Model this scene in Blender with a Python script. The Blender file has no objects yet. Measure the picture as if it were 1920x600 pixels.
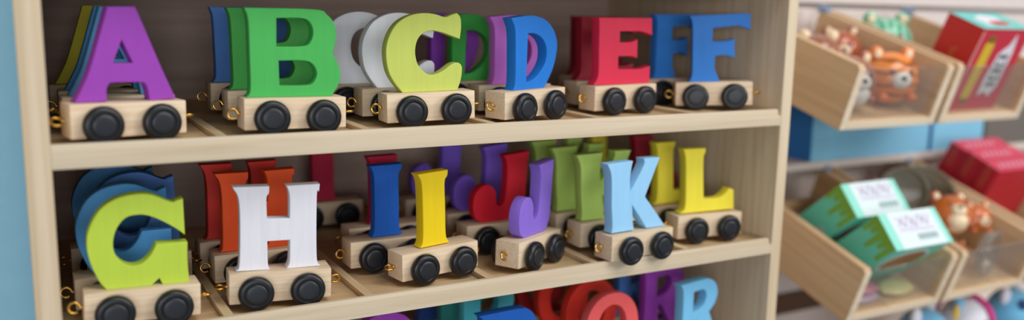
import bpy, bmesh, math, random
from mathutils import Matrix, Vector

# All lengths below are in centimetres; CM turns them into metres.
CM = 0.01
ZO = 70.0                      # height of the upper shelf surface above the floor
rng = random.Random(7)
scene = bpy.context.scene
COL = scene.collection
H_SHELF = 10.18                # shelf spacing
PI = math.pi

# ------------------------------------------------------------------ materials
MATS = {}


def lin(c):
    c = c / 255.0
    return c / 12.92 if c <= 0.04045 else ((c + 0.055) / 1.055) ** 2.4


def rgb(c, k=1.0):
    return (min(1, lin(c[0]) * k), min(1, lin(c[1]) * k), min(1, lin(c[2]) * k), 1.0)


def new_mat(name):
    m = bpy.data.materials.new(name)
    m.use_nodes = True
    nt = m.node_tree
    return m, nt, nt.nodes['Principled BSDF']


def plain(name, c, rough=0.5, metal=0.0, spec=0.5, coat=0.0, sheen=0.0):
    if name in MATS:
        return MATS[name]
    m, nt, b = new_mat(name)
    tc = nt.nodes.new('ShaderNodeTexCoord')
    n = nt.nodes.new('ShaderNodeTexNoise')
    n.inputs['Scale'].default_value = 90
    n.inputs['Detail'].default_value = 3
    nt.links.new(tc.outputs['Object'], n.inputs['Vector'])
    mix = nt.nodes.new('ShaderNodeMixRGB')
    mix.blend_type = 'MULTIPLY'
    mix.inputs['Fac'].default_value = 0.10
    mix.inputs['Color1'].default_value = rgb(c)
    nt.links.new(n.outputs['Fac'], mix.inputs['Color2'])
    nt.links.new(mix.outputs['Color'], b.inputs['Base Color'])
    b.inputs['Roughness'].default_value = rough
    b.inputs['Metallic'].default_value = metal
    b.inputs['Specular IOR Level'].default_value = spec
    b.inputs['Coat Weight'].default_value = coat
    b.inputs['Sheen Weight'].default_value = sheen
    MATS[name] = m
    return m


def paint(name, c):
    """Matt paint on wood: faint upright grain shows through."""
    if name in MATS:
        return MATS[name]
    m, nt, b = new_mat(name)
    L = nt.links.new
    tc = nt.nodes.new('ShaderNodeTexCoord')
    mp = nt.nodes.new('ShaderNodeMapping')
    mp.inputs['Scale'].default_value = (320, 320, 26)
    L(tc.outputs['Object'], mp.inputs['Vector'])
    n = nt.nodes.new('ShaderNodeTexNoise')
    n.inputs['Scale'].default_value = 1.0
    n.inputs['Detail'].default_value = 4
    L(mp.outputs['Vector'], n.inputs['Vector'])
    r = nt.nodes.new('ShaderNodeMapRange')
    r.inputs['From Min'].default_value = 0.3
    r.inputs['From Max'].default_value = 0.7
    r.inputs['To Min'].default_value = 0.955
    r.inputs['To Max'].default_value = 1.03
    L(n.outputs['Fac'], r.inputs['Value'])
    mul = nt.nodes.new('ShaderNodeVectorMath')
    mul.operation = 'SCALE'
    mul.inputs[0].default_value = rgb(c)[:3]
    L(r.outputs['Result'], mul.inputs['Scale'])
    L(mul.outputs['Vector'], b.inputs['Base Color'])
    bp = nt.nodes.new('ShaderNodeBump')
    bp.inputs['Strength'].default_value = 0.08
    bp.inputs['Distance'].default_value = 0.0004
    L(n.outputs['Fac'], bp.inputs['Height'])
    L(bp.outputs['Normal'], b.inputs['Normal'])
    b.inputs['Roughness'].default_value = 0.55
    b.inputs['Specular IOR Level'].default_value = 0.35
    MATS[name] = m
    return m


def wood(name, light, dark, axis, scale=1.0, rough=0.55, knots=False, tint=0.12):
    """Pale grained wood; axis = direction of the grain."""
    if name in MATS:
        return MATS[name]
    m, nt, b = new_mat(name)
    L = nt.links.new
    tc = nt.nodes.new('ShaderNodeTexCoord')
    oi = nt.nodes.new('ShaderNodeObjectInfo')
    off = nt.nodes.new('ShaderNodeVectorMath')
    off.operation = 'SCALE'
    off.inputs[0].default_value = (3.1, 2.3, 4.7)
    L(oi.outputs['Random'], off.inputs['Scale'])
    add = nt.nodes.new('ShaderNodeVectorMath')
    add.operation = 'ADD'
    L(tc.outputs['Object'], add.inputs[0])
    L(off.outputs['Vector'], add.inputs[1])
    mp = nt.nodes.new('ShaderNodeMapping')
    s = [420 * scale] * 3
    s['xyz'.index(axis)] = 11 * scale
    mp.inputs['Scale'].default_value = s
    L(add.outputs['Vector'], mp.inputs['Vector'])
    n = nt.nodes.new('ShaderNodeTexNoise')
    n.inputs['Scale'].default_value = 1.0
    n.inputs['Detail'].default_value = 5
    n.inputs['Distortion'].default_value = 0.6
    L(mp.outputs['Vector'], n.inputs['Vector'])
    cr = nt.nodes.new('ShaderNodeValToRGB')
    cr.color_ramp.elements[0].position = 0.28
    cr.color_ramp.elements[0].color = rgb(dark)
    cr.color_ramp.elements[1].position = 0.62
    cr.color_ramp.elements[1].color = rgb(light)
    L(n.outputs['Fac'], cr.inputs['Fac'])
    # each piece of timber is a touch lighter or warmer than the next
    hs = nt.nodes.new('ShaderNodeHueSaturation')
    vr = nt.nodes.new('ShaderNodeMapRange')
    vr.inputs['To Min'].default_value = 1.0 - tint
    vr.inputs['To Max'].default_value = 1.0 + tint * 0.6
    L(oi.outputs['Random'], vr.inputs['Value'])
    L(vr.outputs['Result'], hs.inputs['Value'])
    L(cr.outputs['Color'], hs.inputs['Color'])
    out = hs.outputs['Color']
    if knots:
        mk = nt.nodes.new('ShaderNodeMapping')
        ks = [70 * scale] * 3
        ks['xyz'.index(axis)] = 16 * scale
        mk.inputs['Scale'].default_value = ks
        L(add.outputs['Vector'], mk.inputs['Vector'])
        nk = nt.nodes.new('ShaderNodeTexNoise')
        nk.inputs['Scale'].default_value = 1.0
        nk.inputs['Detail'].default_value = 1
        L(mk.outputs['Vector'], nk.inputs['Vector'])
        rk = nt.nodes.new('ShaderNodeValToRGB')
        rk.color_ramp.elements[0].position = 0.70
        rk.color_ramp.elements[0].color = (1, 1, 1, 1)
        rk.color_ramp.elements[1].position = 0.82
        rk.color_ramp.elements[1].color = (0.52, 0.40, 0.32, 1)
        L(nk.outputs['Fac'], rk.inputs['Fac'])
        mm = nt.nodes.new('ShaderNodeMixRGB')
        mm.blend_type = 'MULTIPLY'
        mm.inputs['Fac'].default_value = 1.0
        L(out, mm.inputs['Color1'])
        L(rk.outputs['Color'], mm.inputs['Color2'])
        out = mm.outputs['Color']
    L(out, b.inputs['Base Color'])
    b.inputs['Roughness'].default_value = rough
    b.inputs['Specular IOR Level'].default_value = 0.3
    MATS[name] = m
    return m


def clear(name, tintc, haze=0.0, hazec=(220, 220, 220)):
    """Clear plastic: see-through with a glossy skin, optionally a little frosted."""
    if name in MATS:
        return MATS[name]
    m = bpy.data.materials.new(name)
    m.use_nodes = True
    nt = m.node_tree
    nt.nodes.clear()
    L = nt.links.new
    out = nt.nodes.new('ShaderNodeOutputMaterial')
    tr = nt.nodes.new('ShaderNodeBsdfTransparent')
    tr.inputs['Color'].default_value = rgb(tintc)
    gl = nt.nodes.new('ShaderNodeBsdfGlossy')
    gl.inputs['Roughness'].default_value = 0.08
    gl.inputs['Color'].default_value = (1, 1, 1, 1)
    fr = nt.nodes.new('ShaderNodeLayerWeight')
    fr.inputs['Blend'].default_value = 0.22
    sc = nt.nodes.new('ShaderNodeMapRange')
    sc.inputs['To Min'].default_value = 0.015
    sc.inputs['To Max'].default_value = 0.45
    L(fr.outputs['Facing'], sc.inputs['Value'])
    mx = nt.nodes.new('ShaderNodeMixShader')
    L(sc.outputs['Result'], mx.inputs['Fac'])
    L(tr.outputs['BSDF'], mx.inputs[1])
    L(gl.outputs['BSDF'], mx.inputs[2])
    last = mx
    if haze > 0:
        df = nt.nodes.new('ShaderNodeBsdfDiffuse')
        df.inputs['Color'].default_value = rgb(hazec)
        m2 = nt.nodes.new('ShaderNodeMixShader')
        m2.inputs['Fac'].default_value = haze
        L(mx.outputs['Shader'], m2.inputs[1])
        L(df.outputs['BSDF'], m2.inputs[2])
        last = m2
    L(last.outputs['Shader'], out.inputs['Surface'])
    MATS[name] = m
    return m


def striped(name, base, stripe, scale=60.0, axis='z', width=0.62):
    if name in MATS:
        return MATS[name]
    m, nt, b = new_mat(name)
    L = nt.links.new
    tc = nt.nodes.new('ShaderNodeTexCoord')
    w = nt.nodes.new('ShaderNodeTexWave')
    w.bands_direction = axis.upper()
    w.inputs['Scale'].default_value = scale
    w.inputs['Distortion'].default_value = 5.0
    w.inputs['Detail'].default_value = 1.5
    w.inputs['Detail Scale'].default_value = 1.2
    L(tc.outputs['Object'], w.inputs['Vector'])
    cr = nt.nodes.new('ShaderNodeValToRGB')
    cr.color_ramp.elements[0].position = width
    cr.color_ramp.elements[0].color = rgb(base)
    cr.color_ramp.elements[1].position = width + 0.22
    cr.color_ramp.elements[1].color = rgb(stripe)
    L(w.outputs['Fac'], cr.inputs['Fac'])
    L(cr.outputs['Color'], b.inputs['Base Color'])
    b.inputs['Roughness'].default_value = 0.3
    b.inputs['Coat Weight'].default_value = 0.3
    MATS[name] = m
    return m


# ------------------------------------------------------------------ mesh tools
def link(name, bm_or_mesh, mat, parent=None, smooth=True, loc=None, rot=None, angle=40):
    if isinstance(bm_or_mesh, bmesh.types.BMesh):
        me = bpy.data.meshes.new(name)
        bmesh.ops.recalc_face_normals(bm_or_mesh, faces=bm_or_mesh.faces[:])
        bm_or_mesh.to_mesh(me)
        bm_or_mesh.free()
        if smooth:
            for p in me.polygons:
                p.use_smooth = True
            me.set_sharp_from_angle(angle=math.radians(angle))
    else:
        me = bm_or_mesh
    o = bpy.data.objects.new(name, me)
    COL.objects.link(o)
    if mat is not None and len(me.materials) == 0:
        me.materials.append(mat)
    if parent is not None:
        o.parent = parent
    if loc is not None:
        o.location = Vector(loc) * CM
    if rot is not None:
        o.rotation_euler = rot
    return o


def box(bm, lo, hi, bevel=0.0, segs=2):
    a = Vector(lo) * CM
    b = Vector(hi) * CM
    vs = [bm.verts.new((x, y, z)) for x in (a.x, b.x) for y in (a.y, b.y) for z in (a.z, b.z)]
    fs = [(0, 1, 3, 2), (4, 6, 7, 5), (0, 4, 5, 1), (2, 3, 7, 6), (0, 2, 6, 4), (1, 5, 7, 3)]
    faces = [bm.faces.new([vs[i] for i in f]) for f in fs]
    if bevel > 0:
        es = list({e for f in faces for e in f.edges})
        bmesh.ops.bevel(bm, geom=es, offset=bevel * CM, segments=segs, profile=0.6, affect='EDGES')
    return bm


def BM():
    return bmesh.new()


def prism(bm, pts, axis, a0, a1, bevel=0.0):
    """Extrude a closed 2-D outline (cm) along axis from a0 to a1."""
    def mk(p, a):
        u, v = p
        q = {'x': (a, u, v), 'y': (u, a, v), 'z': (u, v, a)}[axis]
        return bm.verts.new(Vector(q) * CM)
    A = [mk(p, a0) for p in pts]
    B = [mk(p, a1) for p in pts]
    n = len(pts)
    fs = [bm.faces.new(A), bm.faces.new(list(reversed(B)))]
    for i in range(n):
        fs.append(bm.faces.new((A[i], B[i], B[(i + 1) % n], A[(i + 1) % n])))
    if bevel > 0:
        es = list({e for f in fs[:2] for e in f.edges})
        bmesh.ops.bevel(bm, geom=es, offset=bevel * CM, segments=2, profile=0.6, affect='EDGES')
    return bm


def lathe(bm, prof, axis='y', segs=40, org=(0, 0, 0), sgn=1):
    """Revolve (radius, along) pairs about the axis."""
    rings = []
    O = Vector(org)
    for r, a in prof:
        a *= sgn
        if r < 1e-6:
            q = {'y': (0, a, 0), 'z': (0, 0, a), 'x': (a, 0, 0)}[axis]
            rings.append([bm.verts.new((O + Vector(q)) * CM)])
            continue
        ring = []
        for k in range(segs):
            t = 2 * PI * k / segs
            c, s = r * math.cos(t), r * math.sin(t)
            q = {'y': (c, a, s), 'z': (c, s, a), 'x': (a, c, s)}[axis]
            ring.append(bm.verts.new((O + Vector(q)) * CM))
        rings.append(ring)
    for A, B in zip(rings[:-1], rings[1:]):
        for k in range(segs):
            k2 = (k + 1) % segs
            if len(A) == 1 and len(B) == 1:
                break
            if len(A) == 1:
                bm.faces.new((A[0], B[k], B[k2]))
            elif len(B) == 1:
                bm.faces.new((A[k], B[0], A[k2]))
            else:
                bm.faces.new((A[k], B[k], B[k2], A[k2]))
    return bm


def tube(bm, path, r, segs=10):
    """A round wire along a list of points (cm)."""
    P = [Vector(p) for p in path]
    rings = []
    up = None
    for i, p in enumerate(P):
        d = (P[min(i + 1, len(P) - 1)] - P[max(i - 1, 0)]).normalized()
        if up is None:
            up = d.orthogonal().normalized()
        up = (up - d * up.dot(d)).normalized()
        w = d.cross(up)
        rings.append([bm.verts.new((p + (up * math.cos(2 * PI * k / segs) + w * math.sin(2 * PI * k / segs)) * r) * CM)
                      for k in range(segs)])
    for A, B in zip(rings[:-1], rings[1:]):
        for k in range(segs):
            bm.faces.new((A[k], A[(k + 1) % segs], B[(k + 1) % segs], B[k]))
    bm.faces.new(rings[0])
    bm.faces.new(list(reversed(rings[-1])))
    return bm


def ellipsoid(bm, c, r, seg=28, rings=18, rot=None):
    m = Matrix.Translation(Vector(c) * CM)
    if rot is not None:
        m = m @ rot.to_4x4()
    m = m @ Matrix.Diagonal((r[0] * CM, r[1] * CM, r[2] * CM, 1))
    bmesh.ops.create_uvsphere(bm, u_segments=seg, v_segments=rings, radius=1.0, matrix=m)
    return bm


def thing(name, label, cat, loc, rot=(0, 0, 0), group=None):
    o = bpy.data.objects.new(name, None)
    o.empty_display_size = 0.01
    COL.objects.link(o)
    o.location = Vector((loc[0], loc[1], loc[2] + ZO)) * CM
    o.rotation_euler = rot
    o['label'] = label
    o['category'] = cat
    if group:
        o['group'] = group
    return o


def structure(name, bm, mat, smooth=False):
    o = link(name, bm, mat, smooth=smooth)
    o.location.z = ZO * CM
    o['kind'] = 'structure'
    return o


# ------------------------------------------------------------------ letter outlines
# x,z in cm on the letter's own face, z = 0 on top of the wagon block; "c" marks a corner
LETTERS = {
    'A': ['-0.76,4.94c 0.54,4.98c 0.72,4.73 1.8,1.93 2.25,0.84 2.58,0.06c 1.18,0c 1.12,0.5 0.98,0.9 0.64,1 -0.63,1 -0.88,0.91 -0.99,0.57 -0.99,0.04c -2.57,0.01c -2.13,0.85 -1.71,1.84', '-0.13,3.24c 0.4,2.03c -0.62,2.03c'],
    'B': ['-2.73,5.01c 1.24,5.02 1.95,4.75 2.39,4.25 2.51,3.55 2.4,2.9 2.3,2.49c 2.61,1.92 2.76,1.27 2.61,0.61 2.21,0c -2.7,0c -2.47,0.46 -2.48,2.34 -2.53,4.3', '-0.96,4.47c 0.37,4.5 0.9,4.33 1.14,3.8 1.01,3.21 0.57,2.91 -0.98,2.87c', '-0.86,2.08c 0.56,2.08 1.11,1.87 1.35,1.33 1.1,0.79 0.6,0.65 -0.83,0.65c'],
    'C': ['1.99,4.89c 2.22,4.59 2.26,3.99 2.16,3.25c 1.64,3.44 0.93,3.69 0.18,3.81 -0.4,3.6 -0.75,3.13 -0.86,2.43 -0.67,1.67 -0.16,1.16 0.3,1.05 0.89,1.24 1.55,1.66 1.95,1.77 2.21,1.63 2.29,1.33 2.2,0.69 1.95,0.01c -1.74,0c -2.34,0.77 -2.67,1.53 -2.76,2.59 -2.54,3.48 -2.02,4.26 -1.23,4.73 -0.32,4.9 0.49,4.83 1.16,4.65 1.6,4.78'],
    'D': ['-1.92,4.73c -0.27,4.88 0.63,4.8 1.42,4.56 2.15,3.97 2.57,3.13 2.52,2.25 2.15,1.19 1.35,0c -1.72,-0c -1.5,0.53 -1.48,2.32 -1.54,3.94', '-0.32,3.7c 0.37,3.67 1.09,3.32 1.5,2.68 1.44,1.81 0.92,1.11 0.22,0.62 -0.45,0.48c'],
    'E': ['-2.41,4.85c 2.7,4.84c 2.78,3.55c 2.33,3.69 1.59,3.85c -0.35,3.86c -0.38,3.07c 0.77,3.09 1.36,3.29c 1.38,1.89c 0.83,2.03 -0.45,2.06c -0.43,1.12c 1.59,1.08 2.17,1.16 2.68,1.28c 2.68,-0c -2.7,0.04c -2.29,0.73 -2.3,2.62 -2.33,4.49'],
    'F': ['-1.93,5.13c 2.74,5.21c 2.76,3.98c 2.37,4.11 1.87,4.29c -0.08,4.15c -0.11,3.11c 0.93,3.14 1.56,3.31c 1.62,1.82c 0.88,2.05 0.1,1.98c 0.08,1.07 0.28,0.5 0.51,0c -1.87,0c -1.65,0.66 -1.64,2.59 -1.68,4.51'],
    'G': ['2.13,4.79c 2.22,2.72c 1.73,3.13 1.06,3.58 0.41,3.91 -0.13,4.02 -0.77,3.9 -1.24,3.34 -1.44,2.59 -1.34,1.88 -0.97,1.4 -0.49,1.2 -0,1.31 0.43,1.74 0.73,2.32c 2.35,2.31c 2.34,1.27 2.43,0c 1.02,0c 0.86,0.38c 0.44,0c -1.8,0c -2.17,0.53 -2.58,1.61 -2.71,2.55 -2.58,3.4 -2.07,4.36 -1.3,4.93 -0.35,5.15 0.5,5.08 1.49,4.63 1.82,4.69'],
    'H': ['-2.66,5.05c -0.61,5.03c -0.64,4.62 -0.77,4.32 -0.75,3.09c 0.56,3.06c 0.54,4.46 0.37,5.03c 2.31,5.07c 2.27,4.62 2.14,4.31 2.16,0.61 2.39,0.03c 0.38,0c 0.55,0.44 0.57,1.75c -0.73,1.75c -0.7,0.42 -0.59,0.01c -2.52,0.04c -2.31,0.59 -2.3,4.03'],
    'I': ['-1.39,4.95c 0.92,4.99c 0.87,4.62 0.66,4.19 0.68,2.62 0.71,0.68 0.97,0.08c -1.28,0.06c -1.07,0.62 -1.05,2.87 -1.12,4.34'],
    'J': ['0.26,4.88c 2.41,5.1c 2.28,4.13 2.2,2.6 2.09,1.07 1.84,0.46 1.49,0.06c -1.49,0.01c -2.01,0.4 -2.2,1.16 -2.1,1.99 -1.71,2.55 -1.19,2.8 -0.68,2.65 -0.33,2.08 -0.3,1.39 -0.07,1.11 0.29,1.25 0.45,1.79 0.57,3.03 0.55,4.28'],
    'K': ['-3.2,5.06c -0.86,5.12c -0.99,4.49 -1.06,3.73 -0.98,2.92c 0.16,4.65 0.19,5.2c 1.72,5.17c 0.45,2.42c 2.4,0.21 2.33,0.03c 0.73,0.06c -0.76,1.96c -0.6,0.58 -0.46,0.09c -2.58,0.1c -2.54,0.69 -2.68,2.11 -2.8,4.15'],
    'L': ['-2.47,5.17c -0.45,5.16c -0.48,4.79 -0.61,4.44 -0.53,2.8 -0.39,1.13c 0.85,1.11 1.53,1.39 1.95,1.87c 2.38,1.7c 2.5,0.16c -2.5,0.09c -2.07,0.65 -2.13,2.89 -2.26,4.52'],
}
WORLD_S, KEY, FILL, SIDE, EXPO = 0.26, 17.0, 29.0, 26.0, 0.0
LETTERS['O'] = ['0,5.05 1.2,4.75 2.05,3.85 2.4,2.55 2.1,1.2 1.35,0.3 0.9,0c -0.9,0c -1.35,0.3 -2.1,1.2 -2.4,2.55 -2.05,3.85 -1.2,4.75',
                '0,4.15 0.75,3.85 1.2,3.1 1.25,2.3 0.9,1.35 0,0.95 -0.9,1.35 -1.25,2.3 -1.2,3.1 -0.75,3.85']
LETTERS['Q'] = ['0,5.05 1.2,4.75 2.05,3.85 2.4,2.55 2.2,1.4 1.75,0.75c 2.5,0.1c 1.9,0c -0.9,0c -1.35,0.3 -2.1,1.2 -2.4,2.55 -2.05,3.85 -1.2,4.75',
                '0,4.15 0.75,3.85 1.2,3.1 1.25,2.3 0.9,1.35 0,0.95 -0.9,1.35 -1.25,2.3 -1.2,3.1 -0.75,3.85']
LETTERS['P'] = ['-2.4,5c 0.8,5.02 1.6,4.85 2.15,4.3 2.3,3.5 2.05,2.6 1.4,2.05 0.6,1.85 -0.5,1.85c -0.45,0.6 -0.2,0c -2.4,0c -2.05,0.6 -2.05,4.3',
                '-0.6,4.15c 0.35,4.15 0.8,3.95 0.95,3.5 0.8,2.95 0.35,2.7 -0.6,2.7c']
LETTERS['R'] = ['-2.3,5c 0.3,5.05 1.15,4.95 1.85,4.45 2.1,3.7 1.85,2.9 1.2,2.25c 2.3,0c 0.8,0c -0.2,1.8c -0.55,1.8c -0.5,0.6 -0.3,0c -2.3,0c -1.95,0.6 -1.95,4.2',
                '-0.75,4.2c 0.2,4.25 0.62,4.05 0.75,3.6 0.55,3.05 0.1,2.7 -0.75,2.5c']


def sample(spec, steps=6):
    pts = []
    for tok in spec.split():
        k = tok.endswith('c')
        a, b = tok.rstrip('c').split(',')
        pts.append((Vector((float(a), float(b))), k))
    n = len(pts)
    out = []
    for i in range(n):
        p1, c1 = pts[i]
        p2, c2 = pts[(i + 1) % n]
        p0 = pts[i - 1][0] if not c1 else p1 * 2 - p2
        p3 = pts[(i + 2) % n][0] if not c2 else p2 * 2 - p1
        if c1 and c2:
            out.append(p1)
            continue
        for s in range(steps):
            t = s / steps
            # centripetal-ish Catmull-Rom
            q = 0.5 * ((2 * p1) + (p2 - p0) * t + (2 * p0 - 5 * p1 + 4 * p2 - p3) * t * t
                       + (3 * p1 - p0 - 3 * p2 + p3) * t * t * t)
            out.append(q)
    return out


LETTER_T = 0.88
OUTLINE_MESH = {}


def letter_mesh(ch, matname, colour):
    cu = bpy.data.curves.new('letter', 'CURVE')
    cu.dimensions = '2D'
    cu.fill_mode = 'BOTH'
    bev = 0.045
    cu.extrude = (LETTER_T / 2 - bev) * CM
    cu.bevel_depth = bev * CM
    cu.bevel_resolution = 2
    cu.offset = -bev * CM
    for spec in LETTERS[ch]:
        pts = sample(spec)
        sp = cu.splines.new('POLY')
        sp.points.add(len(pts) - 1)
        for p, q in zip(sp.points, pts):
            p.co = (q.x * CM, q.y * CM, 0, 1)
        sp.use_cyclic_u = True
    tmp = bpy.data.objects.new('letter_curve', cu)
    COL.objects.link(tmp)
    dg = bpy.context.evaluated_depsgraph_get()
    me = bpy.data.meshes.new_from_object(tmp.evaluated_get(dg))
    bpy.data.objects.remove(tmp)
    bpy.data.curves.remove(cu)
    me.name = 'letter'
    # stand it up: outline in x-z, thickness along y
    me.transform(Matrix(((1, 0, 0, 0), (0, 0, -1, 0), (0, 1, 0, 0), (0, 0, 0, 1))))
    for p in me.polygons:
        p.use_smooth = True
    me.set_sharp_from_angle(angle=math.radians(40))
    me.materials.clear()
    me.materials.append(paint(matname, colour))
    return me


# ------------------------------------------------------------------ common materials
W_BLOCK = wood('wagon_wood', (232, 211, 182), (216, 188, 154), 'x', 1.3, tint=0.10)
W_SHELF_X = wood('shelf_wood_lengthwise', (216, 200, 174), (200, 180, 150), 'x', 0.55, knots=True, tint=0.04)
W_SHELF_Y = wood('shelf_wood_depthwise', (222, 198, 160), (202, 172, 132), 'y', 0.55, tint=0.06)
W_SHELF_Z = wood('shelf_wood_upright', (212, 194, 166), (194, 171, 138), 'z', 0.55, knots=True, tint=0.04)
W_FLOOR = wood('shelf_floor_ply', (212, 182, 140), (192, 160, 118), 'x', 0.5, tint=0.04)
W_BACK = wood('shelf_back_ply', (188, 164, 152), (170, 146, 134), 'x', 0.3, tint=0.02)
W_BIN = wood('bin_wood', (212, 180, 142), (196, 160, 122), 'y', 0.4, tint=0.05)
TYRE = plain('black_wheel_paint', (20, 21, 24), rough=0.38, spec=0.5)
HUB = plain('dark_hub_paint', (28, 32, 40), rough=0.42, spec=0.5)
BRASS = plain('brass_wire', (226, 178, 84), rough=0.22, metal=1.0)

# ------------------------------------------------------------------ wagon prototype parts
L_, W_, HB, ZB, RW, AX = 5.9, 1.86, 1.8, 0.28, 1.02, 1.48
bm = box(BM(), (-L_ / 2, -W_ / 2, ZB), (L_ / 2, W_ / 2, ZB + HB), 0.09, 2)
ME_BLOCK = link('block', bm, W_BLOCK)
bm = lathe(BM(), [(0.0, 0.16), (0.80, 0.16), (0.93, 0.18), (1.0, 0.25), (RW, 0.33), (RW, 0.50), (0.99, 0.60),
                  (0.92, 0.68), (0.80, 0.715), (0.70, 0.71), (0.655, 0.66), (0.0, 0.65)], sgn=-1, segs=44)
ME_WHEEL = link('wheel', bm, TYRE)
bm = lathe(BM(), [(0.0, 0.62), (0.60, 0.62), (0.60, 0.70), (0.56, 0.735), (0.45, 0.75), (0.2, 0.755), (0.0, 0.755)], sgn=-1, segs=36)
ME_HUB = link('hub_cap', bm, HUB)
bm = lathe(BM(), [(0.0, -W_ / 2 - 0.3), (0.17, -W_ / 2 - 0.3), (0.17, W_ / 2 + 0.3), (0.0, W_ / 2 + 0.3)], segs=16)
ME_AXLE = link('axle', bm, plain('axle_steel', (120, 120, 122), rough=0.35, metal=1.0))


WZ = 0.97                        # wheel centre above the wagon's own base


def loop_path(gap, r=0.28, shank=0.13, n=26):
    """Shank along +x from 0, then round a ring standing in the x-z plane."""
    pts = [(-0.1, 0, 0), (0, 0, 0), (shank * 0.6, 0, 0), (shank, 0, 0.02)]
    a0, a1 = PI * 0.92, PI * 0.92 - (2 * PI - gap)
    for k in range(n + 1):
        t = a0 + (a1 - a0) * k / n
        pts.append((shank + r + r * math.cos(t), 0, r * math.sin(t) * 1.0))
    return pts


ME_EYE = link('hook_eye', tube(BM(), loop_path(0.25), 0.072), BRASS)
ME_HOOK = link('open_hook', tube(BM(), loop_path(1.25), 0.072), BRASS)

PROTO = {'block': ME_BLOCK, 'wheel': ME_WHEEL, 'hub_cap': ME_HUB, 'axle': ME_AXLE, 'hook_eye': ME_EYE, 'open_hook': ME_HOOK}
LETTER_CACHE = {}
PLAIN_GROUP = {0: 'letter wagons on the upper shelf', 1: 'letter wagons on the middle shelf', 2: 'letter wagons on the lower shelf'}


def part(kind, parent, mat4):
    o = bpy.data.objects.new(kind, PROTO_ME[kind])
    COL.objects.link(o)
    o.parent = parent
    o.matrix_local = mat4
    return o


PROTO_ME = {k: o.data for k, o in PROTO.items()}
for o in PROTO.values():
    bpy.data.objects.remove(o)


def T(x, y, z):
    return Matrix.Translation(Vector((x, y, z)) * CM)


def wagon(ch, cname, colour, x, y, yaw, row, label, dz=0.0, roll=0.0, tw=None):
    """One letter wagon: block, letter, four wheels with hubs, two axles, hook and eye."""
    dz = max(dz, AX * abs(math.sin(roll)) - (0.075 if row == 1 else 0.006))
    root = thing('letter_wagon', label, 'toy train wagon', (x, y, -0.25 + dz - H_SHELF * row), (0, -roll, yaw), PLAIN_GROUP[row])
    part('block', root, Matrix.Identity(4))
    key = (ch, cname)
    if key not in LETTER_CACHE:
        LETTER_CACHE[key] = letter_mesh(ch, cname + '_paint', colour)
    lo = bpy.data.objects.new('letter', LETTER_CACHE[key])
    COL.objects.link(lo)
    lo.parent = root
    lo.location = Vector((0, 0, ZB + HB)) * CM
    for sx in (-1, 1):
        part('axle', root, T(sx * AX, 0, WZ))
        for sy in (-1, 1):
            m = T(sx * AX, sy * W_ / 2, WZ)
            if sy > 0:
                m = m @ Matrix.Rotation(PI, 4, 'Z')
            w = part('wheel', root, m @ Matrix.Rotation(rng.uniform(0, 6.28), 4, 'Y'))
            part('hub_cap', w, Matrix.Identity(4))
    t = tw if tw else (rng.uniform(-0.5, 0.5), rng.choice((0.2, 1.2, 1.5, 0.8)))
    part('open_hook', root, T(-L_ / 2, 0, ZB + HB * 0.47) @ Matrix.Rotation(PI, 4, 'Z')
         @ Matrix.Rotation(t[2] if len(t) > 2 else 0.0, 4, 'Y') @ Matrix.Rotation(t[0], 4, 'X'))
    part('hook_eye', root, T(L_ / 2, 0, ZB + HB * 0.47) @ Matrix.Rotation(t[1], 4, 'X'))
    return root


# ------------------------------------------------------------------ the shelf unit
P = 8.3
XR = 6 * P                       # inner face of the right-hand side panel
D_SH = 23.4
Z_TOP, Z_BOT = 21.2, -ZO
unit = thing('display_shelf', 'pale wooden shelf unit with gridded shelves holding the letter wagons', 'shelf unit', (0, 0, 0))


def upart(name, bm, mat, smooth=True, label=None):
    o = link(name, bm, mat, unit, smooth)
    if label:
        o['label'] = label
    return o


upart('side_panel', box(BM(), (-1.17, 0, Z_BOT), (0, D_SH + 0.4, Z_TOP), 0.05), W_SHELF_Z)
upart('side_panel', box(BM(), (XR, 0, Z_BOT), (XR + 1.03, D_SH + 0.4, Z_TOP), 0.05), W_SHELF_Z)
upart('back_panel', box(BM(), (0, D_SH, Z_BOT), (XR, D_SH + 0.4, Z_TOP)), W_BACK, False)
TH = 1.27
for row in range(-2, 7):
    z = -H_SHELF * row
    if z - TH < -ZO:
        break
    upart('shelf_board', box(BM(), (0, 0.36, z - TH), (XR, D_SH, z - (0.38 if row == 1 else 0.31))), W_FLOOR, False)
    # front lip, stepped at its right-hand end where it meets the side panel
    lip = [(0, z - TH), (XR, z - TH), (XR, z - 0.5), (XR - 0.32, z - 0.5), (XR - 0.32, z - 0.14), (XR - 0.42, z), (0, z)]
    upart('front_lip', prism(BM(), lip, 'y', 0.0, 0.36, 0.035), W_SHELF_X)
    if -1 < row < 3:
        for k in range(1, 6):
            xs = k * P
            upart('divider_strip', box(BM(), (xs - 0.27, 0.36, z - 0.38), (xs + 0.27, D_SH, z - 0.01), 0.03, 1), W_SHELF_Y)

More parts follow.
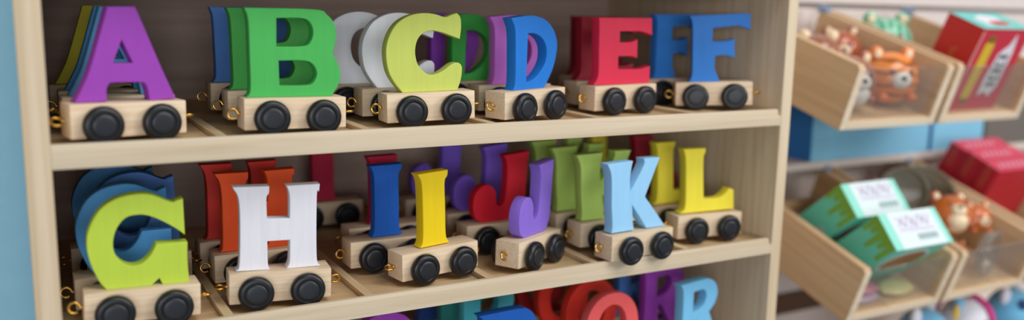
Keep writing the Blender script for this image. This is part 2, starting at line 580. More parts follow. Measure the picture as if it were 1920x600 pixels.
# ------------------------------------------------------------------ the letter wagons
C = dict(
    purple=(152, 62, 176), skyblue=(82, 150, 205), midblue=(72, 146, 208), olive=(206, 194, 40),
    green=(70, 178, 84), leaf=(66, 166, 74), denim=(78, 130, 206), lime=(196, 208, 98), white=(236, 240, 248),
    blue=(24, 118, 210), orchid=(206, 116, 222), forest=(60, 168, 72), plum=(156, 74, 204),
    red=(222, 44, 78), wine=(160, 26, 48), azure=(48, 130, 220), citrus=(182, 208, 66),
    snow=(226, 226, 234), orange=(236, 84, 30), brick=(206, 48, 36), crimson=(192, 26, 66),
    cobalt=(18, 92, 190), yellow=(236, 204, 10), violet=(140, 108, 216), scarlet=(206, 20, 44), indigo=(128, 94, 214),
    paleblue=(152, 206, 244), grass=(178, 210, 104), lemon=(240, 224, 64), cyan=(70, 182, 200), teal=(40, 132, 128),
    royal=(20, 98, 196), coral=(232, 92, 92), navy=(34, 70, 140), tomato=(214, 50, 34), maroon=(150, 26, 26), ice=(118, 190, 232), rose=(210, 30, 60))

d = math.radians
W = [
    # letter, colour name, x, y, yaw, row, label, dz, roll
    ('A', 'purple', 3.68, 2.5, 0.199, 0, 'purple letter A wagon at the front of the upper shelf', 0.0, -0.009, (0.9, 1.35)),
    ('A', 'skyblue', 3.72, 6.3, 0.06, 0, 'light blue letter A wagon directly behind the purple A', 0, 0),
    ('A', 'midblue', 3.74, 9.9, 0.0, 0, 'blue letter A wagon second behind the purple A', 0, 0),
    ('A', 'olive', 3.4, 14.4, 0.0, 0, 'dark yellow letter A wagon at the back behind two blue A wagons', 0, 0, (0.0, 0.8, 1.5)),
    ('B', 'green', 12.641, 2.306, -0.007, 0, 'bright green letter B wagon at the front of the upper shelf', -0.012, -0.011, (0.25, 1.5)),
    ('B', 'leaf', 12.84, 7.6, 0.0, 0, 'darker green letter B wagon right behind the bright green B', 0, 0, (0.2, 1.2)),
    ('B', 'denim', 12.9, 13.3, 0.0, 0, 'blue letter B wagon behind both green B wagons', 0, 0, (0.1, 0.8)),
    ('C', 'lime', 21.483, 2.91, -0.052, 0, 'lime green letter C wagon at the front of the upper shelf', -0.031, 0.024, (0.15, 1.5)),
    ('C', 'white', 21.1, 6.5, -0.03, 0, 'white letter C wagon directly behind the lime C', 0, 0, (0.2, 1.5)),
    ('C', 'white', 19.6, 10.0, 0.0, 0, 'white letter C wagon farther back, half hidden beside the green B', 0, 0),
    ('D', 'blue', 28.73, 2.8, 0.282, 0, 'blue letter D wagon at the front of the upper shelf', -0.03, 0.018, (0.5, 1.2)),
    ('D', 'orchid', 29.75, 7.0, 0.0, 0, 'pinkish purple letter D wagon right behind the blue D', 0, 0),
    ('D', 'forest', 28.1, 10.5, 0.0, 0, 'dark green letter D wagon showing between the lime C and the pinkish D', 0, 0),
    ('D', 'plum', 28.0, 14.0, 0.0, 0, 'deep purple letter D wagon seen through the lime C opening', 0, 0),
    ('E', 'red', 37.564, 4.447, 0.078, 0, 'red letter E wagon at the front of the upper shelf', -0.03, 0.009, (0.3, 1.3)),
    ('E', 'wine', 38.72, 8.25, 0.0, 0, 'dark red letter E wagon right behind the red E', 0, 0, (0.1, 0.0)),
    ('E', 'wine', 41.3, 13.0, 0.0, 0, 'dark red letter E wagon farthest back in the E column', 0, 0),
    ('F', 'azure', 46.354, 3.968, -0.574, 0, 'blue letter F wagon turned toward the viewer at the upper shelf end', 0.0, 0.04, (0.35, 1.25)),
    ('F', 'azure', 45.66, 8.7, 0.0, 0, 'blue letter F wagon behind the turned blue F', 0, 0, (0.0, 1.2)),
    ('G', 'citrus', 3.985, 2.1, 0.004, 1, 'lime letter G wagon at the front of the middle shelf', 0.06, -0.03, (0.3, 1.4)),
    ('G', 'midblue', 3.78, 5.6, 0.0, 1, 'blue letter G wagon directly behind the lime G', 0, 0, (0.2, 1.2)),
    ('G', 'denim', 4.73, 9.1, 0.0, 1, 'blue letter G wagon second behind the lime G', 0, 0),
    ('G', 'midblue', 3.96, 12.6, 0.0, 1, 'blue letter G wagon farthest back in the G column', 0, 0),
    ('H', 'snow', 11.651, 2.466, -0.107, 1, 'white letter H wagon at the front of the middle shelf', -0.05, -0.023, (1.45, 0.35)),
    ('H', 'orange', 11.66, 7.3, 0.0, 1, 'orange-red letter H wagon right behind the white H', 0, 0, (0.2, 1.2)),
    ('H', 'brick', 11.4, 10.8, 0.0, 1, 'red letter H wagon farther back behind the orange-red H', 0, 0),
    ('I', 'yellow', 22.116, 3.118, 0.148, 1, 'yellow letter I wagon at the front of the middle shelf', 0.018, 0.022, (1.3, 0.2)),
    ('I', 'cobalt', 20.25, 6.75, 0.0, 1, 'dark blue letter I wagon behind the yellow I', 0, 0, (0.15, 1.2)),
    ('I', 'crimson', 21.35, 10.3, 0.0, 1, 'crimson letter I wagon hidden mostly behind the blue I', 0, 0),
    ('I', 'crimson', 19.68, 19.2, 0.0, 1, 'crimson letter I wagon far back beside the white H', 0, 0),
    ('J', 'violet', 29.35, 3.05, 0.515, 1, 'light violet letter J wagon turned at an angle on the middle shelf front', -0.03, -0.03, (0.4, 1.5)),
    ('J', 'scarlet', 29.25, 7.6, 0.0, 1, 'red letter J wagon right behind the light violet J', 0, 0),
    ('J', 'indigo', 29.6, 11.6, 0.0, 1, 'dark violet letter J wagon behind the red J', 0, 0),
    ('J', 'indigo', 28.6, 17.5, 0.0, 1, 'dark violet letter J wagon farthest back in the J column', 0, 0),
    ('K', 'paleblue', 36.93, 0.88, 0.095, 1, 'pale blue letter K wagon overhanging the front lip of the middle shelf', 0.021, 0.001, (0.5, 1.2)),
    ('K', 'grass', 37.15, 4.7, 0.0, 1, 'light green letter K wagon right behind the pale blue K', 0, 0),
    ('K', 'grass', 37.2, 8.2, 0.0, 1, 'light green letter K wagon second behind the pale blue K', 0, 0),
    ('K', 'grass', 37.5, 11.7, 0.0, 1, 'light green letter K wagon farthest back of three green K', 0, 0),
    ('L', 'lemon', 45.514, 3.219, -0.126, 1, 'yellow letter L wagon at the front of the middle shelf', 0.004, 0.004, (0.3, 1.2)),
    ('L', 'lemon', 45.47, 6.95, 0.0, 1, 'yellow letter L wagon right behind the front yellow L', 0, 0),
    ('L', 'wine', 46.05, 10.6, 0.0, 1, 'dark red letter L wagon behind both yellow L wagons', 0, 0),
    ('L', 'lemon', 46.0, 17.0, 0.0, 1, 'yellow letter L wagon far back, seen above the pale blue K', 0, 0),
    ('O', 'purple', 19.7, 6.0, 0.0, 2, 'purple letter O wagon just peeping under the middle shelf edge', 0, 0),
    ('O', 'tomato', 19.45, 9.6, 0.0, 2, 'red letter O wagon behind the purple O, under the middle shelf edge', 0, 0),
    ('P', 'royal', 27.5, 2.8, 0.05, 2, 'blue letter P wagon at the front of the lower shelf', 0, 0),
    ('P', 'cyan', 28.9, 8.6, 0.0, 2, 'turquoise letter P wagon first behind the blue P', 0, 0),
    ('P', 'teal', 28.7, 12.2, 0.0, 2, 'dark teal letter P wagon behind the turquoise P', 0, 0),
    ('P', 'navy', 28.4, 15.8, 0.0, 2, 'dark blue letter P wagon farthest back in the P column', 0, 0),
    ('Q', 'coral', 36.34, 2.71, 0.0, 2, 'coral pink letter Q wagon at the front of the lower shelf', 0, 0),
    ('Q', 'tomato', 36.9, 6.2, 0.0, 2, 'orange-red letter Q wagon right behind the coral pink Q', 0, 0),
    ('Q', 'tomato', 36.5, 9.7, 0.0, 2, 'red letter Q wagon third in the Q column', 0, 0),
    ('Q', 'maroon', 36.5, 13.2, 0.0, 2, 'dark red letter Q wagon farthest back in the Q column', 0, 0),
    ('R', 'ice', 44.4, 2.35, 0.14, 2, 'pale blue letter R wagon at the front of the lower shelf', 0, 0),
    ('R', 'purple', 44.35, 6.6, 0.0, 2, 'purple letter R wagon right behind the pale blue R', 0, 0),
    ('R', 'denim', 44.35, 10.2, 0.0, 2, 'blue letter R wagon farthest back in the R column', 0, 0),
]
for w in W:
    wagon(w[0], w[1], C[w[1]], w[2], w[3], w[4], w[5], w[6], w[7], w[8], w[9] if len(w) > 9 else None)

# ------------------------------------------------------------------ the room
WALL_BLUE = plain('blue_wall_paint', (176, 232, 255), rough=0.85, spec=0.2)
SLAT = plain('slat_wall_board', (222, 210, 206), rough=0.6, spec=0.3)
SLAT_LIP = plain('slat_wall_lip', (218, 206, 198), rough=0.55, spec=0.3)
GROOVE = plain('slat_wall_groove', (150, 138, 134), rough=0.8)
structure('floor', box(BM(), (-170, -230, -ZO - 2), (190, 29, -ZO)), plain('floor_vinyl', (120, 122, 128), rough=0.5))
structure('wall_back', box(BM(), (-170, 27, -ZO), (53.4, 29, 120)), WALL_BLUE)
bm = BM()
YW = 20.8
for z0, z1 in ((-ZO, -26.6), (-24.4, -8.75), (-8.75, 8.0), (8.55, 26)):
    box(bm, (53.4, YW, z0 + 0.02), (190, YW + 1.2, z1 - 0.02))
wr = structure('wall_right', bm, SLAT)
wr['label'] = 'pale slatted display wall carrying the wooden bins'
structure('trim_1', box(BM(), (53.4, 16.6, -9.15), (190, YW, -8.34), 0.1), SLAT_LIP)
structure('trim_2', box(BM(), (53.4, YW + 0.5, 8.0), (190, YW + 1.2, 8.55)), GROOVE)
structure('trim_3', box(BM(), (53.4, YW - 0.8, -26.6), (190, YW + 1.2, -24.4)), plain('brown_rail_wood', (92, 66, 50), rough=0.6))
structure('trim_4', box(BM(), (53.4, YW, 26), (190, 29, 120)), SLAT)

# blue boxes standing on the slat wall's ledge, under the upper bins
BLUE = plain('blue_card', (136, 200, 232), rough=0.6, spec=0.3)
BLUE_SIDE = plain('dark_blue_card', (40, 110, 180), rough=0.6, spec=0.3)
GREY = plain('grey_card', (112, 104, 98), rough=0.7)


def blue_box(x0, x1, label, mats=(BLUE, BLUE_SIDE)):
    t = thing('storage_box', label, 'box', (x0, 16.9, -8.34), group='flat boxes on the slat wall ledge')
    w = x1 - x0
    b = box(BM(), (0.12, 0, 0), (w, 3.8, 8.3), 0.08)
    link('carton', b, mats[0], t)
    s = link('side_flap', box(BM(), (0, 0.05, 0), (0.12, 3.8, 8.3), 0.02, 1), mats[1], t)
    s['label'] = 'darker blue side of the box' if mats[0] is BLUE else 'side of the box'
    link('lid_edge', box(BM(), (0.1, -0.06, 7.6), (w, 0.0, 8.3), 0.02, 1), mats[0], t)


blue_box(72.4, 92.0, 'wide light blue box on the ledge under the tiger bin')
blue_box(92.6, 102.4, 'smaller light blue box beside the wide blue box on the ledge')
blue_box(102.9, 122.0, 'dark grey box on the ledge, right of both blue boxes', (GREY, GREY))

# ------------------------------------------------------------------ tilted wooden bins
ACRYL = clear('clear_acrylic', (248, 248, 246), haze=0.015, hazec=(235, 230, 226))
BIN_EDGE = wood('bin_edge_wood', (236, 218, 192), (224, 202, 172), 'x', 0.5, tint=0.04)
CLIP = plain('blue_grey_clip', (150, 172, 204), rough=0.4, metal=0.3)


class Bin:
    def __init__(self, o, th, D, Hb, label, group):
        self.o, self.th = Vector(o), math.radians(th)
        self.root = thing('display_bin', label, 'wooden bin', o, (self.th, 0, 0), group)
        r = self.root
        Wd = 13.0
        side = [(0, 0), (D, 0), (D, Hb - 0.25), (D - 0.25, Hb), (0.3, Hb), (0, Hb - 0.3)]
        for x in (0, Wd - 0.85):
            link('side_panel', prism(BM(), side, 'x', x, x + 0.85, 0.06), W_BIN, r)
            e = link('edge_strip', box(BM(), (x + 0.03, -0.06, 0.05), (x + 0.82, 0.0, Hb - 0.3), 0.02, 1), BIN_EDGE, r)
        link('bottom_panel', box(BM(), (0.86, 0, 0), (Wd - 0.86, D, 0.8), 0.05), W_BIN, r)
        link('front_rail', box(BM(), (0.86, -0.06, 0.03), (Wd - 0.86, 0.0, 0.78), 0.02, 1), BIN_EDGE, r)
        link('back_panel', box(BM(), (0.86, D - 0.7, 0.8), (Wd - 0.86, D, 2.0), 0.04), W_BIN, r)
        link('clear_front', box(BM(), (0.86, 0.28, 0.8), (Wd - 0.86, 0.5, Hb - 0.35), 0.03, 1), ACRYL, r)
        for x in (Wd - 0.85,):
            link('hanging_clip', box(BM(), (x, D - 0.9, Hb - 0.3), (x + 0.7, D + 0.5, Hb + 0.55), 0.12), CLIP, r)

    def at(self, x, y, z):
        c, s = math.cos(self.th), math.sin(self.th)
        return (self.o.x + x, self.o.y + y * c - z * s, self.o.z + y * s + z * c)


PITCH = 13.7
UG, LG = 'upper row of tilted wooden bins', 'lower row of tilted wooden bins'
b1 = Bin((62.0, 4.78, -2.87), 17, 16.4, 6.1, 'upper wooden bin holding the orange tiger toy', UG)
b2 = Bin((62.0 + PITCH, 4.78, -2.87), 17, 16.4, 6.1, 'upper wooden bin holding the red box with a yellow sausage', UG)
b3 = Bin((62.25, 2.54, -20.1), 18.5, 17.4, 5.7, 'lower wooden bin holding two mint green boxes', LG)
b4 = Bin((62.25 + PITCH, 2.54, -20.1), 18.5, 17.4, 5.7, 'lower wooden bin of orange toys in clear round packs', LG)
b5 = Bin((62.25 + 2 * PITCH, 2.54, -20.1), 18.5, 17.4, 5.7, 'lower wooden bin holding red boxes at the picture edge', LG)

# ------------------------------------------------------------------ squeezy animal toys
WHITE_T = plain('white_toy', (238, 232, 226), rough=0.3, coat=0.4)
NOSE = plain('dark_nose', (40, 52, 66), rough=0.25, coat=0.5)
CREAM = plain('cream_toy', (240, 214, 176), rough=0.3, coat=0.4)


def squishy(kind, label, cat, loc, r, mat, ear_mat, muzzle_mat, yaw=0.0, belly=None, flat=0.92, pitch=0.0):
    """A round squeezy animal: body with muzzle, nose, eyes and two ears; faces -y."""
    t = thing(kind, label, cat, loc, (pitch, 0, yaw), 'squeezy animal toys in the bins')
    link('body', ellipsoid(BM(), (0, 0, 0), (r, r * 0.95, r * flat), 36, 24), mat, t)
    for s in (-1, 1):
        ear = ellipsoid(BM(), (s * r * 0.56, -r * 0.10, r * 0.83), (r * 0.27, r * 0.15, r * 0.30), 18, 12,
                        Matrix.Rotation(s * 0.35, 3, 'Y'))
        e = link('ear', ear, ear_mat, t)
        link('inner_ear', ellipsoid(BM(), (s * r * 0.56, -r * 0.21, r * 0.84), (r * 0.15, r * 0.07, r * 0.18), 14, 10), CREAM, e)
        link('eye', ellipsoid(BM(), (s * r * 0.33, -r * 0.86, r * 0.26), (r * 0.075, r * 0.05, r * 0.09), 12, 8), NOSE, t)
        link('paw', ellipsoid(BM(), (s * r * 0.52, -r * 0.66, -r * 0.62), (r * 0.2, r * 0.2, r * 0.16), 14, 10), ear_mat, t)
    mz = link('muzzle', ellipsoid(BM(), (0, -r * 0.88, -r * 0.02), (r * 0.36, r * 0.2, r * 0.29), 20, 14), muzzle_mat, t)
    link('nose', ellipsoid(BM(), (0, -r * 1.06, r * 0.06), (r * 0.12, r * 0.06, r * 0.09), 12, 8), NOSE, mz)
    if belly is not None:
        link('belly', ellipsoid(BM(), (0, -r * 0.42, -r * 0.42), (r * 0.58, r * 0.55, r * 0.5), 20, 14), belly, t)
    return t


TIGER = striped('tiger_stripes', (236, 136, 48), (150, 78, 36), 30, 'z', 0.70)
TIGER_EAR = plain('tiger_ear', (228, 116, 30), rough=0.3, coat=0.4)
BROWN = plain('brown_toy', (156, 96, 72), rough=0.28, coat=0.5)
RUST = plain('rust_toy', (176, 88, 54), rough=0.28, coat=0.5)
AMBER = plain('amber_toy', (226, 150, 44), rough=0.28, coat=0.5)
MINT_T = striped('mint_toy', (74, 176, 140), (160, 208, 180), 30, 'x', 0.5)
ORANGE_T = plain('orange_toy', (206, 108, 44), rough=0.28, coat=0.5)

squishy('squeezy_tiger', 'orange striped tiger toy with white muzzle behind the clear bin front', 'toy', b1.at(9.4, 3.7, 3.36), 2.7, TIGER, TIGER_EAR, WHITE_T, yaw=-0.42)
squishy('squeezy_deer', 'brown and white animal toy left of the tiger toy', 'toy', b1.at(3.6, 3.5, 3.3), 2.5, BROWN, RUST, WHITE_T, yaw=-0.3, belly=WHITE_T)
squishy('squeezy_bear', 'brown animal toy with pale face behind the white-bellied toy', 'toy', b1.at(5.2, 9.2, 3.6), 2.3, BROWN, CREAM, WHITE_T, yaw=-0.7)
squishy('squeezy_fox', 'rust brown animal toy at the back of the tiger bin', 'toy', b1.at(9.75, 10.6, 3.7), 2.2, RUST, BROWN, CREAM, yaw=-0.6)
squishy('squeezy_chick', 'amber orange animal toy at the back left of the tiger bin', 'toy', b1.at(3.3, 13.5, 3.5), 1.95, AMBER, TIGER_EAR, CREAM, yaw=-0.9)
squishy('squeezy_frog', 'mint green animal toy behind the red sausage box', 'toy', b2.at(4.4, 12.0, 4.0), 2.9, MINT_T, MINT_T, CREAM, yaw=-0.6)

# ------------------------------------------------------------------ printed boxes
RED = plain('red_card', (196, 34, 28), rough=0.5)
PINKRED = plain('raspberry_card', (206, 44, 66), rough=0.5)
TEAL_C = plain('aqua_card', (110, 206, 200), rough=0.5)
SAUS = plain('sausage_yellow', (226, 190, 50), rough=0.5)
SAUS_END = plain('sausage_brown', (140, 100, 30), rough=0.5)
WHITE_C = plain('white_print', (232, 232, 240), rough=0.5)
INK = plain('dark_ink', (74, 70, 86), rough=0.6)
GOLD_INK = plain('gold_ink', (196, 120, 60), rough=0.5)
EPS = 0.03


def capsule(x0, z0, x1, z1, r, n=10):
    a = math.atan2(z1 - z0, x1 - x0)
    pts = []
    for k in range(n + 1):
        t = a + PI / 2 + PI * k / n
        pts.append((x0 + r * math.cos(t), z0 + r * math.sin(t)))
    for k in range(n + 1):
        t = a - PI / 2 + PI * k / n
        pts.append((x1 + r * math.cos(t), z1 + r * math.sin(t)))
    return pts


def strokes(bm, axis, a, segs, w=0.07):
    """Small blurred-looking lettering made of short bars on a face."""
    for (u0, v0, u1, v1) in segs:
        prism(bm, capsule(u0, v0, u1, v1, w, 4), axis, a, a + EPS)
    return bm


rb = thing('toy_box', 'red box with aqua top and yellow sausage picture in the upper bin', 'box', b2.at(2.3, 1.1, 0.84), (math.radians(21.5), 0, 0))
BW, BD, BH = 7.6, 4.1, 8.6
link('carton', box(BM(), (0, 0, 0), (BW, BD, BH), 0.05), RED, rb)
link('front_print', box(BM(), (0.02, -EPS, 0.02), (BW - 0.02, 0, BH - 0.02)), PINKRED, rb, False)
f = link('top_flap', box(BM(), (0, -EPS, BH), (BW, BD, BH + EPS)), TEAL_C, rb, False)
f['label'] = 'aqua blue top of the box'
lab = link('top_print', prism(BM(), [(1.9, 0.9), (5.2, 0.7), (5.4, 2.9), (3.6, 3.4), (1.7, 2.6)], 'z', BH + EPS, BH + 2 * EPS), WHITE_C, rb, False)
link('red_mark', prism(BM(), capsule(3.2, 1.3, 4.9, 1.3, 0.5), 'z', BH + 2 * EPS, BH + 3 * EPS), RED, lab, False)
link('white_edge', box(BM(), (0.0, -2 * EPS, 0.1), (0.28, -EPS, BH - 0.3)), plain('pink_edge', (232, 150, 150), rough=0.5), rb, False)
s = link('sausage_print', prism(BM(), capsule(1.85, 1.7, 1.9, 6.8, 0.68), 'y', -2.5 * EPS, -EPS), SAUS, rb, False)
for z in (0.95, 7.55):
    link('sausage_tip', prism(BM(), capsule(1.7, z, 2.05, z, 0.4), 'y', -2.5 * EPS, -EPS), SAUS_END, s, False)
s = link('word_plate', prism(BM(), [(3.7, 1.5), (4.6, 2.0), (5.5, 1.4), (6.2, 2.5), (6.1, 6.2), (5.6, 8.1), (5.1, 6.9), (4.0, 6.0), (3.6, 3.4)], 'y', -2.5 * EPS, -EPS), WHITE_C, rb, False)
segs = []
for k, z in enumerate((2.6, 3.35, 4.1, 4.85, 5.6)):
    segs += [(4.35, z, 5.55, z), (4.35, z, 4.35, z + 0.4), (5.55, z, 5.55, z + 0.4)] if k % 2 else [(4.35, z, 5.55, z + 0.3), (4.35, z + 0.3, 5.55, z)]
link('lettering', strokes(BM(), 'y', -3.5 * EPS, segs, 0.11), INK, s, False)
segs = []
for k in range(8):
    z = 1.8 + k * 0.55
    segs += [(1.85, z, 2.35, z)] + ([(1.85, z, 1.85, z + 0.28)] if k % 2 else [(2.35, z, 2.1, z + 0.28)])
link('gold_lettering', strokes(BM(), 'x', -EPS, segs, 0.06), GOLD_INK, rb, False)

# two mint boxes with green drips
MINT = plain('mint_card', (104, 206, 180), rough=0.5)
MINT_EDGE = plain('mint_edge', (150, 232, 216), rough=0.5)
DRIP = plain('slime_green', (122, 176, 58), rough=0.45)
LABEL_W = plain('pale_label', (226, 240, 244), rough=0.5)
LILAC = plain('lilac_ink', (218, 212, 232), rough=0.5)
GREYINK = plain('grey_green_ink', (140, 168, 172), rough=0.5)


def mint_box(loc, label, wd=7.8, dp=3.6, ht=7.3):
    t = thing('slime_box', label, 'box', loc, (math.radians(50), 0, 0), 'mint green boxes in the lower bin')
    link('carton', box(BM(), (0, 0, -ht), (wd, dp, 0), 0.05), MINT, t)
    link('rim_band', box(BM(), (0.0, 0.0, 0), (wd, dp, EPS)), MINT_EDGE, t, False)
    lab = link('label_panel', box(BM(), (1.0, 0.0, EPS), (wd - 0.75, dp, 2 * EPS)), LABEL_W, t, False)
    segs = [(1.9, 3.0, 2.7, 2.2), (2.7, 2.2, 3.4, 3.0), (3.4, 3.0, 4.1, 2.1), (4.1, 2.1, 4.9, 3.0), (4.9, 3.0, 5.7, 2.2), (5.7, 2.2, 6.3, 2.9),
            (1.9, 2.2, 2.7, 3.0), (3.4, 2.1, 4.1, 2.9), (4.9, 2.2, 5.7, 3.0), (1.9, 1.8, 6.2, 1.7)]
    link('lilac_pattern', strokes(BM(), 'z', 2 * EPS, segs, 0.16), LILAC, lab, False)
    segs = []
    for k in range(5):
        x = 3.7 + k * 0.55
        segs += [(x, 0.7, x, 1.15), (x, 1.15, x + 0.25, 1.15), (x + 0.25, 0.7, x + 0.25, 1.15)]
    link('lettering', strokes(BM(), 'z', 2 * EPS, segs, 0.07), GREYINK, lab, False)
    # drips run down the left end from the edge of the label
    pts = [(0.15, 0.0)]
    for k, (yc, ln) in enumerate(((0.4, 2.3), (1.15, 1.5), (1.9, 2.6), (2.65, 1.3), (3.25, 1.9))):
        for j in range(7):
            a = PI * j / 6
            pts.append((yc - 0.2 * math.cos(a), -ln - 0.2 * math.sin(a)))
        pts += [(yc + 0.33, -0.5)]
    pts.append((dp - 0.02, 0.0))
    link('slime_drips', prism(BM(), pts, 'x', -EPS, 0.0), DRIP, t, False)
    dot = link('round_sticker', prism(BM(), capsule(0.9, -4.6, 1.0, -4.6, 0.5), 'x', -EPS, 0.0), plain('grey_sticker', (170, 180, 170)), t, False)
    win = link('oval_window', prism(BM(), [(wd * 0.5 + 3.0 * math.cos(a * PI / 16), -2.9 + 2.2 * math.sin(a * PI / 16)) for a in range(32)], 'y', -EPS, 0.0),
               plain('window_rim', (196, 226, 224)), t, False)
    link('window_picture', prism(BM(), [(wd * 0.5 + 2.6 * math.cos(a * PI / 16), -2.9 + 1.85 * math.sin(a * PI / 16)) for a in range(32)], 'y', -2 * EPS, -EPS),
         plain('brown_picture', (160, 110, 70)), win, False)
    return t


mint_box((64.85, -0.19, -13.01), 'mint green box with olive drips, front one in the lower bin')
mint_box((64.85, 4.19, -11.0), 'mint green box with olive drips, standing behind the front one', 7.4, 3.5, 7.4)

# raspberry boxes leaning in the last lower bin
RASP = plain('raspberry_top', (214, 62, 92), rough=0.45)
DRED = plain('deep_red_card', (178, 22, 40), rough=0.5)
for (y, z, h, lab) in ((11.0, -16.3, 7.7, 'red box in the last lower bin, front one of three'),
                       (13.05, -15.4, 7.7, 'red box in the last lower bin, middle one of three'),
                       (15.05, -14.45, 7.5, 'red box in the last lower bin, rear one of three')):
    t = thing('gift_box', lab, 'box', (91.9, y, z), (math.radians(24), 0, 0), 'red boxes in the last lower bin')
    link('carton', box(BM(), (0, 0, 0), (8.6, 2.1, h), 0.05), DRED, t)
    lid = link('lid', box(BM(), (0, 0, h), (8.6, 2.1, h + EPS)), RASP, t, False)
    link('lettering', strokes(BM(), 'z', h + EPS, [(1.5 + 0.9 * k, 0.7, 1.9 + 0.9 * k, 1.4) for k in range(6)], 0.08), LILAC, lid, False)
    link('side_lettering', strokes(BM(), 'x', -EPS, [(1.0, 5.0 + 0.6 * k, 1.3, 5.3 + 0.6 * k) for k in range(5)], 0.06), GOLD_INK, t, False)

# ------------------------------------------------------------------ clear round packs and orange toys
FROST = clear('frosted_plastic', (222, 222, 216), haze=0.42, hazec=(170, 164, 150))
FROST2 = clear('clear_plastic', (236, 236, 232), haze=0.16, hazec=(214, 208, 206))


def round_pack(loc, r, dpt, rot, label, mat):
    t = thing('round_pack', label, 'clear plastic pack', loc, rot, 'clear round packs in the lower bin')
    prof = [(0, dpt), (r * 0.7, dpt), (r * 0.88, dpt * 0.86), (r * 0.94, dpt * 0.5), (r * 0.96, 0.06), (r * 0.92, 0.06), (r * 0.9, dpt * 0.5),
            (r * 0.84, dpt * 0.8), (r * 0.66, dpt * 0.93), (0, dpt * 0.93)]
    link('shell', lathe(BM(), prof, 'y', 40), mat, t)
    link('rim', lathe(BM(), [(r * 0.92, -0.06), (r, -0.06), (r, 0.06), (r * 0.92, 0.06), (r * 0.92, -0.06)], 'y', 40), mat, t)
    return t


round_pack(b4.at(3.6, 10.4, 6.1), 2.7, 1.2, (-0.1, 0, -0.55), 'frosted round lid standing behind the mint boxes', FROST)
round_pack(b4.at(6.4, 10.2, 4.9), 3.9, 1.6, (0.1, 0, -0.75), 'largest clear round pack standing up in the orange toy bin', FROST)
round_pack(b4.at(9.2, 13.0, 4.0), 2.7, 1.4, (-0.1, 0, -0.4), 'clear round pack at the right side of the orange toy bin', FROST)
round_pack(b4.at(8.2, 1.6, 3.4), 2.4, 1.0, (0.15, 0, 0.2), 'clear round pack pressed against the front of the orange toy bin', FROST2)
squishy('squeezy_monkey', 'orange brown toy with pale belly lying in the round pack', 'toy', b4.at(5.9, 6.1, 5.6), 2.25, ORANGE_T, RUST, CREAM, yaw=-0.5, belly=CREAM, pitch=-0.5)
squishy('squeezy_squirrel', 'orange toy beside the pale-bellied toy, nearer the right bin wall', 'toy', b4.at(9.95, 5.7, 5.0), 1.7, ORANGE_T, ORANGE_T, CREAM, yaw=-0.3)
squishy('squeezy_mouse', 'small dark rust toy behind the frosted lid', 'toy', b4.at(4.7, 15.0, 3.4), 1.5, RUST, BROWN, CREAM, yaw=0.2)
squishy('squeezy_kitten', 'small orange toy low behind the clear front of the bin', 'toy', b4.at(7.2, 4.4, 1.95), 1.1, ORANGE_T, ORANGE_T, WHITE_T, yaw=0.1)

# soft paper packets lying in the mint box bin
for (x, y, z, r, c, nm) in ((8.3, 1.85, 1.36, (2.2, 1.15, 0.5), (238, 228, 160), 'pale yellow'), (3.3, 1.5, 2.2, (1.6, 0.7, 0.42), (224, 130, 150), 'pink'),
                            (3.3, 1.5, 1.3, (2.1, 0.8, 0.45), (214, 186, 214), 'lilac')):
    t = thing('sweet_packet', f'{nm} packet lying on the bottom of the mint box bin', 'packet', b3.at(x, y, z), (b3.th, 0, 0), 'packets in the mint box bin')
    link('pouch', ellipsoid(BM(), (0, 0, 0), r, 24, 14), plain(f'{nm.replace(" ", "_")}_foil', c, rough=0.35, coat=0.3), t)
    for s in (-1, 1):
        link('crimped_end', box(BM(), (s * r[0] * 0.9 - 0.2, -r[1] * 0.6, -0.08), (s * r[0] * 0.9 + 0.2, r[1] * 0.6, 0.08), 0.05, 1),
             plain(f'{nm.replace(" ", "_")}_foil', c), t)

# ------------------------------------------------------------------ plush toys on the bottom ledge
ledge = thing('plush_shelf', 'pale wooden ledge under the lower bins holding plush toys', 'shelf', (70, 0, -33.6))
link('ledge_board', box(BM(), (0, 0, 0), (50, YW, 0.9), 0.06), W_BIN, ledge)
for x in (3, 25, 46):
    link('bracket', prism(BM(), [(YW, 0), (YW, -6), (YW - 1, -6), (YW - 12, 0)], 'x', x, x + 0.8), CLIP, ledge)
SKY = plain('sky_blue_plush', (112, 186, 226), rough=0.9, sheen=0.4)
PWHITE = plain('white_plush', (228, 228, 238), rough=0.9, sheen=0.4)
PINK = plain('pink_ribbon', (214, 52, 136), rough=0.6)
NAVY = plain('navy_plush', (40, 70, 130), rough=0.9)
YEL = plain('yellow_tag', (224, 184, 50), rough=0.6)


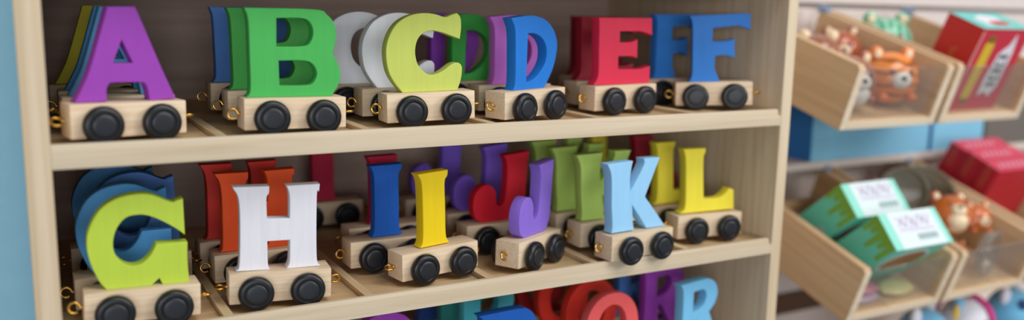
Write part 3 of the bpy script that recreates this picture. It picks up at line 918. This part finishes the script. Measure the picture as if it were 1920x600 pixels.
def plush(x, y, body, head, label, extra):
    t = thing('plush_toy', label, 'plush toy', (x, y, -32.67), (0, 0, 0.3), 'plush toys under the lower bins')
    link('body', ellipsoid(BM(), (0, 0, 3.4), (3.0, 2.6, 3.4), 28, 18), body, t)
    hd = link('head', ellipsoid(BM(), (0, -0.3, 7.9), (2.9, 2.5, 2.6), 28, 18), head, t)
    for s in (-1, 1):
        link('ear', ellipsoid(BM(), (s * 2.0, -0.1, 10.0), (0.9, 0.5, 1.1), 16, 10), body, t)
        link('eye', ellipsoid(BM(), (s * 1.0, -2.62, 8.3), (0.28, 0.16, 0.34), 12, 8), NAVY, hd)
        link('arm', ellipsoid(BM(), (s * 2.8, -0.8, 4.6), (0.9, 0.9, 1.7), 16, 10), head, t)
    link('snout', ellipsoid(BM(), (0, -2.4, 7.3), (1.0, 0.6, 0.7), 16, 10), PWHITE, hd)
    if extra == 'ribbon':
        link('ribbon', lathe(BM(), [(2.75, -0.5), (3.0, -0.45), (3.05, 0), (3.0, 0.45), (2.75, 0.5)], 'x', 32, org=(0.2, -0.2, 7.9)), PINK, t)
    elif extra == 'tag':
        link('tag', box(BM(), (1.2, -2.9, 9.6), (2.4, -2.6, 11.0), 0.1), YEL, t)
        link('scarf', lathe(BM(), [(2.2, -0.4), (2.6, 0), (2.2, 0.4)], 'z', 32, org=(0, 0, 5.8)), PINK, t)
    else:
        for s in (-1, 1):
            link('spot', ellipsoid(BM(), (s * 1.6, -1.8, 9.3), (0.7, 0.5, 0.6), 14, 10), NAVY, hd)


plush(78.2, 6.0, PWHITE, SKY, 'blue headed plush toy with pink scarf, leftmost under the bins', 'tag')
plush(86.0, 6.6, SKY, PWHITE, 'white headed plush toy with a pink ribbon under the bins', 'ribbon')
plush(93.6, 6.2, PWHITE, SKY, 'blue headed plush toy with navy spots at the right under the bins', 'spot')

# ------------------------------------------------------------------ light
w = bpy.data.worlds.new('World')
scene.world = w
w.use_nodes = True
bg = w.node_tree.nodes['Background']
bg.inputs['Color'].default_value = (0.88, 0.94, 1.0, 1)
bg.inputs['Strength'].default_value = WORLD_S


def area(name, loc, target, sx, sy, energy, colour):
    ld = bpy.data.lights.new(name, 'AREA')
    ld.shape = 'RECTANGLE'
    ld.size, ld.size_y = sx, sy
    ld.energy = energy
    ld.color = colour
    o = bpy.data.objects.new(name, ld)
    COL.objects.link(o)
    o.location = (loc[0], loc[1], loc[2] + ZO * CM)
    dv = Vector(target) - Vector(loc)
    o.rotation_euler = dv.to_track_quat('-Z', 'Y').to_euler()
    return o


area('ceiling_light', (0.7, -0.95, 1.5), (0.42, 0.05, -0.05), 1.2, 0.6, KEY, (1.0, 0.97, 0.93))
area('display_fill', (1.9, -1.7, 0.9), (0.75, 0.1, -0.08), 1.2, 0.8, SIDE, (1.0, 0.98, 0.95))  # unseen fill light, added to brighten the bins and the shelf's right end
area('shop_window', (-0.85, -2.6, 0.16), (0.3, 0.1, -0.05), 2.2, 0.6, FILL, (0.95, 0.97, 1.0))

# ------------------------------------------------------------------ camera
cam = bpy.data.cameras.new('Camera')
co = bpy.data.objects.new('Camera', cam)
COL.objects.link(co)
scene.camera = co
cx, cy, cz, pitch, yaw, roll = -1.1401, -48.362, 7.0278, -0.1688, -0.5136, 0.0213
Mw = Matrix.Rotation(yaw, 3, 'Z') @ Matrix.Rotation(pitch, 3, 'X')
right = Mw @ Vector((math.cos(roll), 0, math.sin(roll)))
up = Mw @ Vector((-math.sin(roll), 0, math.cos(roll)))
fwd = Mw @ Vector((0, 1, 0))
mat = Matrix((right, up, -fwd)).transposed().to_4x4()
mat.translation = Vector((cx, cy, cz + ZO)) * CM
co.matrix_world = mat
cam.sensor_width = 36.0
cam.lens = 1645.19 * 36 / 1920
cam.clip_start = 0.01
cam.dof.use_dof = True
cam.dof.focus_distance = 0.55
cam.dof.aperture_fstop = 3.0

vs = scene.view_settings
vs.view_transform = 'Standard'
vs.look = 'None'
vs.gamma = 1.0
vs.exposure = EXPO
vs.use_curve_mapping = False
